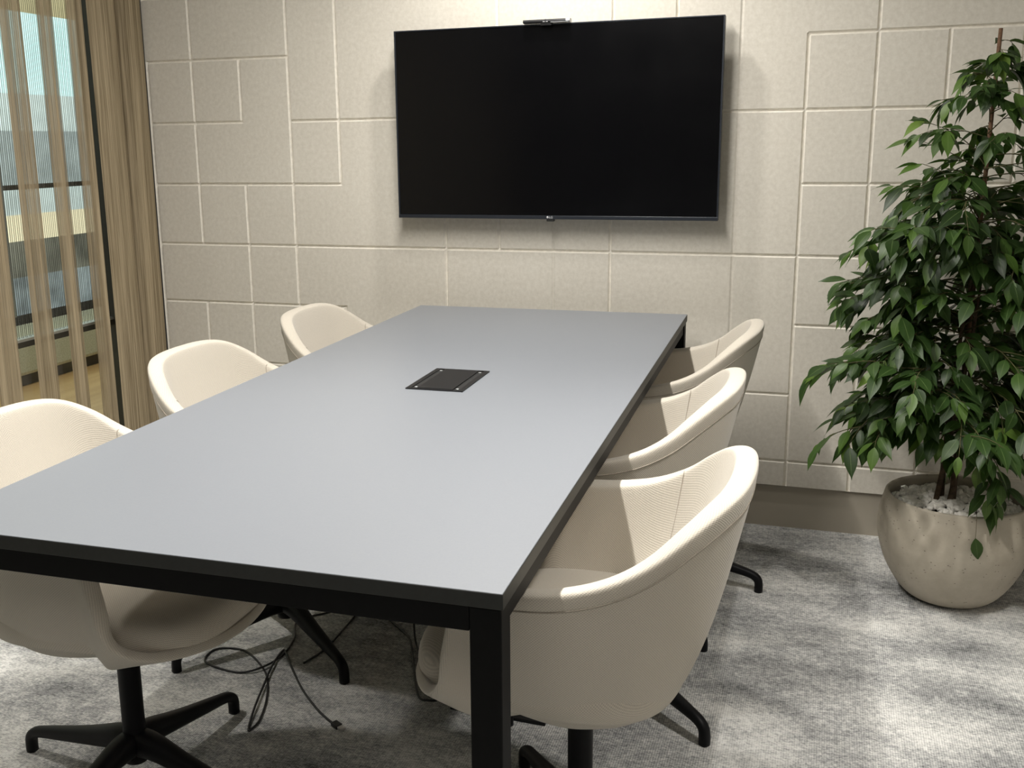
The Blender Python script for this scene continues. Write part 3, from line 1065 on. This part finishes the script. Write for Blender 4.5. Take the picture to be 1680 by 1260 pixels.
# low hanging skirts over the pot and to the left
for az, L, zz in ((PI * 1.02, .31, .62), (PI * .96, .34, .57), (PI * 1.1, .32, .54), (PI * 1.25, .38, .50), (PI * 1.5, .26, .46), (PI * 1.42, .28, .50),
                  (PI * 1.6, .25, .47), (PI * 1.55, .22, .42), (PI * 1.7, .3, .50), (0.2, .36, .52), (-.3, .38, .55), (PI * 1.08, .33, .68), (PI * 1.15, .31, .60),
                  (PI * 1.33, .30, .46), (PI * 1.47, .20, .42)):
    twig((TB.x, TB.y, zz), az, .45, L, .003, 1.55, 0, 1.0)
# slender top shoots
for k in range(7):
    twig((.003, .003, 1.36 + .028 * k), k * 2.2, .5, .035 + .010 * (7 - k), .0010, 1.0, 1, .8)
# the one loose leaf hanging in front of the pot on a long thread
tw.tube(spline([(.02, -.17, .36), (.026, -.205, .33), (.028, -.212, .28), (.028, -.212, .255)], 12), .0006, 4)
leaf(Vector((.028, -.2125, .258)), Vector((.22, -.02, -1)), Vector((0, -1, .1)), .066, .55)
tw.build('twigs', M['twig'], pot, True)
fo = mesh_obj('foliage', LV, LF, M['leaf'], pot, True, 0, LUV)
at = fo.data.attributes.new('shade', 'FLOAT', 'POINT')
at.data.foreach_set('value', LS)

# ------------------------------------------------------------------ lights
def area(name, loc, size, size_y, power, col=(1, .965, .91), rot=(0, 0, 0), spread=180):
    l = bpy.data.lights.new(name, 'AREA')
    l.shape = 'RECTANGLE'
    l.size = size
    l.size_y = size_y
    l.energy = power
    l.color = col
    l.spread = R(spread)
    o = bpy.data.objects.new(name, l)
    COL.objects.link(o)
    o.location = loc
    o.rotation_euler = rot
    return o
def spot(name, loc, power, ang, blend, rad, col=(1, .965, .91), target=None):
    l = bpy.data.lights.new(name, 'SPOT')
    l.energy = power
    l.spot_size = R(ang)
    l.spot_blend = blend
    l.shadow_soft_size = rad
    l.color = col
    o = bpy.data.objects.new(name, l)
    COL.objects.link(o)
    o.location = loc
    if target:
        o.rotation_euler = (Vector(target) - Vector(loc)).to_track_quat('-Z', 'Y').to_euler()
    return o
area('linear_lamp', (1.64, -1.75, 2.42), 0.035, 1.9, 68)
spot('downlight_lamp', (1.64, -2.05, 2.46), 60, 75, .8, .03)
spot('downlight_lamp', (1.62, -0.42, 2.46), 56, 125, .9, .05)
spot('downlight_lamp', (3.05, -1.75, 2.46), 95, 78, .6, .05)
spot('downlight_lamp', (0.10, -1.75, 2.46), 80, 78, .6, .05)
area('fill_lamp', (2.6, -4.3, 2.45), 1.6, 1.0, 22, (1, .95, .88))  # unseen soft fill added behind the camera to brighten the near faces
area('corridor_lamp', (-1.1, 1.5, 2.9), .6, 5.0, 60, (1, .95, .85))

W = bpy.data.worlds.new('room_world')
S.world = W
W.use_nodes = True
W.node_tree.nodes['Background'].inputs[0].default_value = (0.75, 0.80, 0.86, 1)
W.node_tree.nodes['Background'].inputs[1].default_value = 0.25

# ------------------------------------------------------------------ camera
cd = bpy.data.cameras.new('camera')
co = bpy.data.objects.new('camera', cd)
COL.objects.link(co)
cd.sensor_fit = 'HORIZONTAL'
cd.sensor_width = 36.0
cd.lens = 1695.428 / 1680 * 36.0
cd.shift_x = 59.2785 / 1680
cd.shift_y = -18.1823 / 1680
cd.clip_start = 0.05
r, dn, fw = (Vector(q).normalized() for q in RM)
co.matrix_world = Matrix(((r.x, -dn.x, -fw.x, CAM.x), (r.y, -dn.y, -fw.y, CAM.y), (r.z, -dn.z, -fw.z, CAM.z), (0, 0, 0, 1)))
S.camera = co

S.view_settings.view_transform = 'Standard'
S.view_settings.look = 'None'
S.view_settings.exposure = 0.0
S.view_settings.gamma = 1.0
S.cycles.use_denoising = True
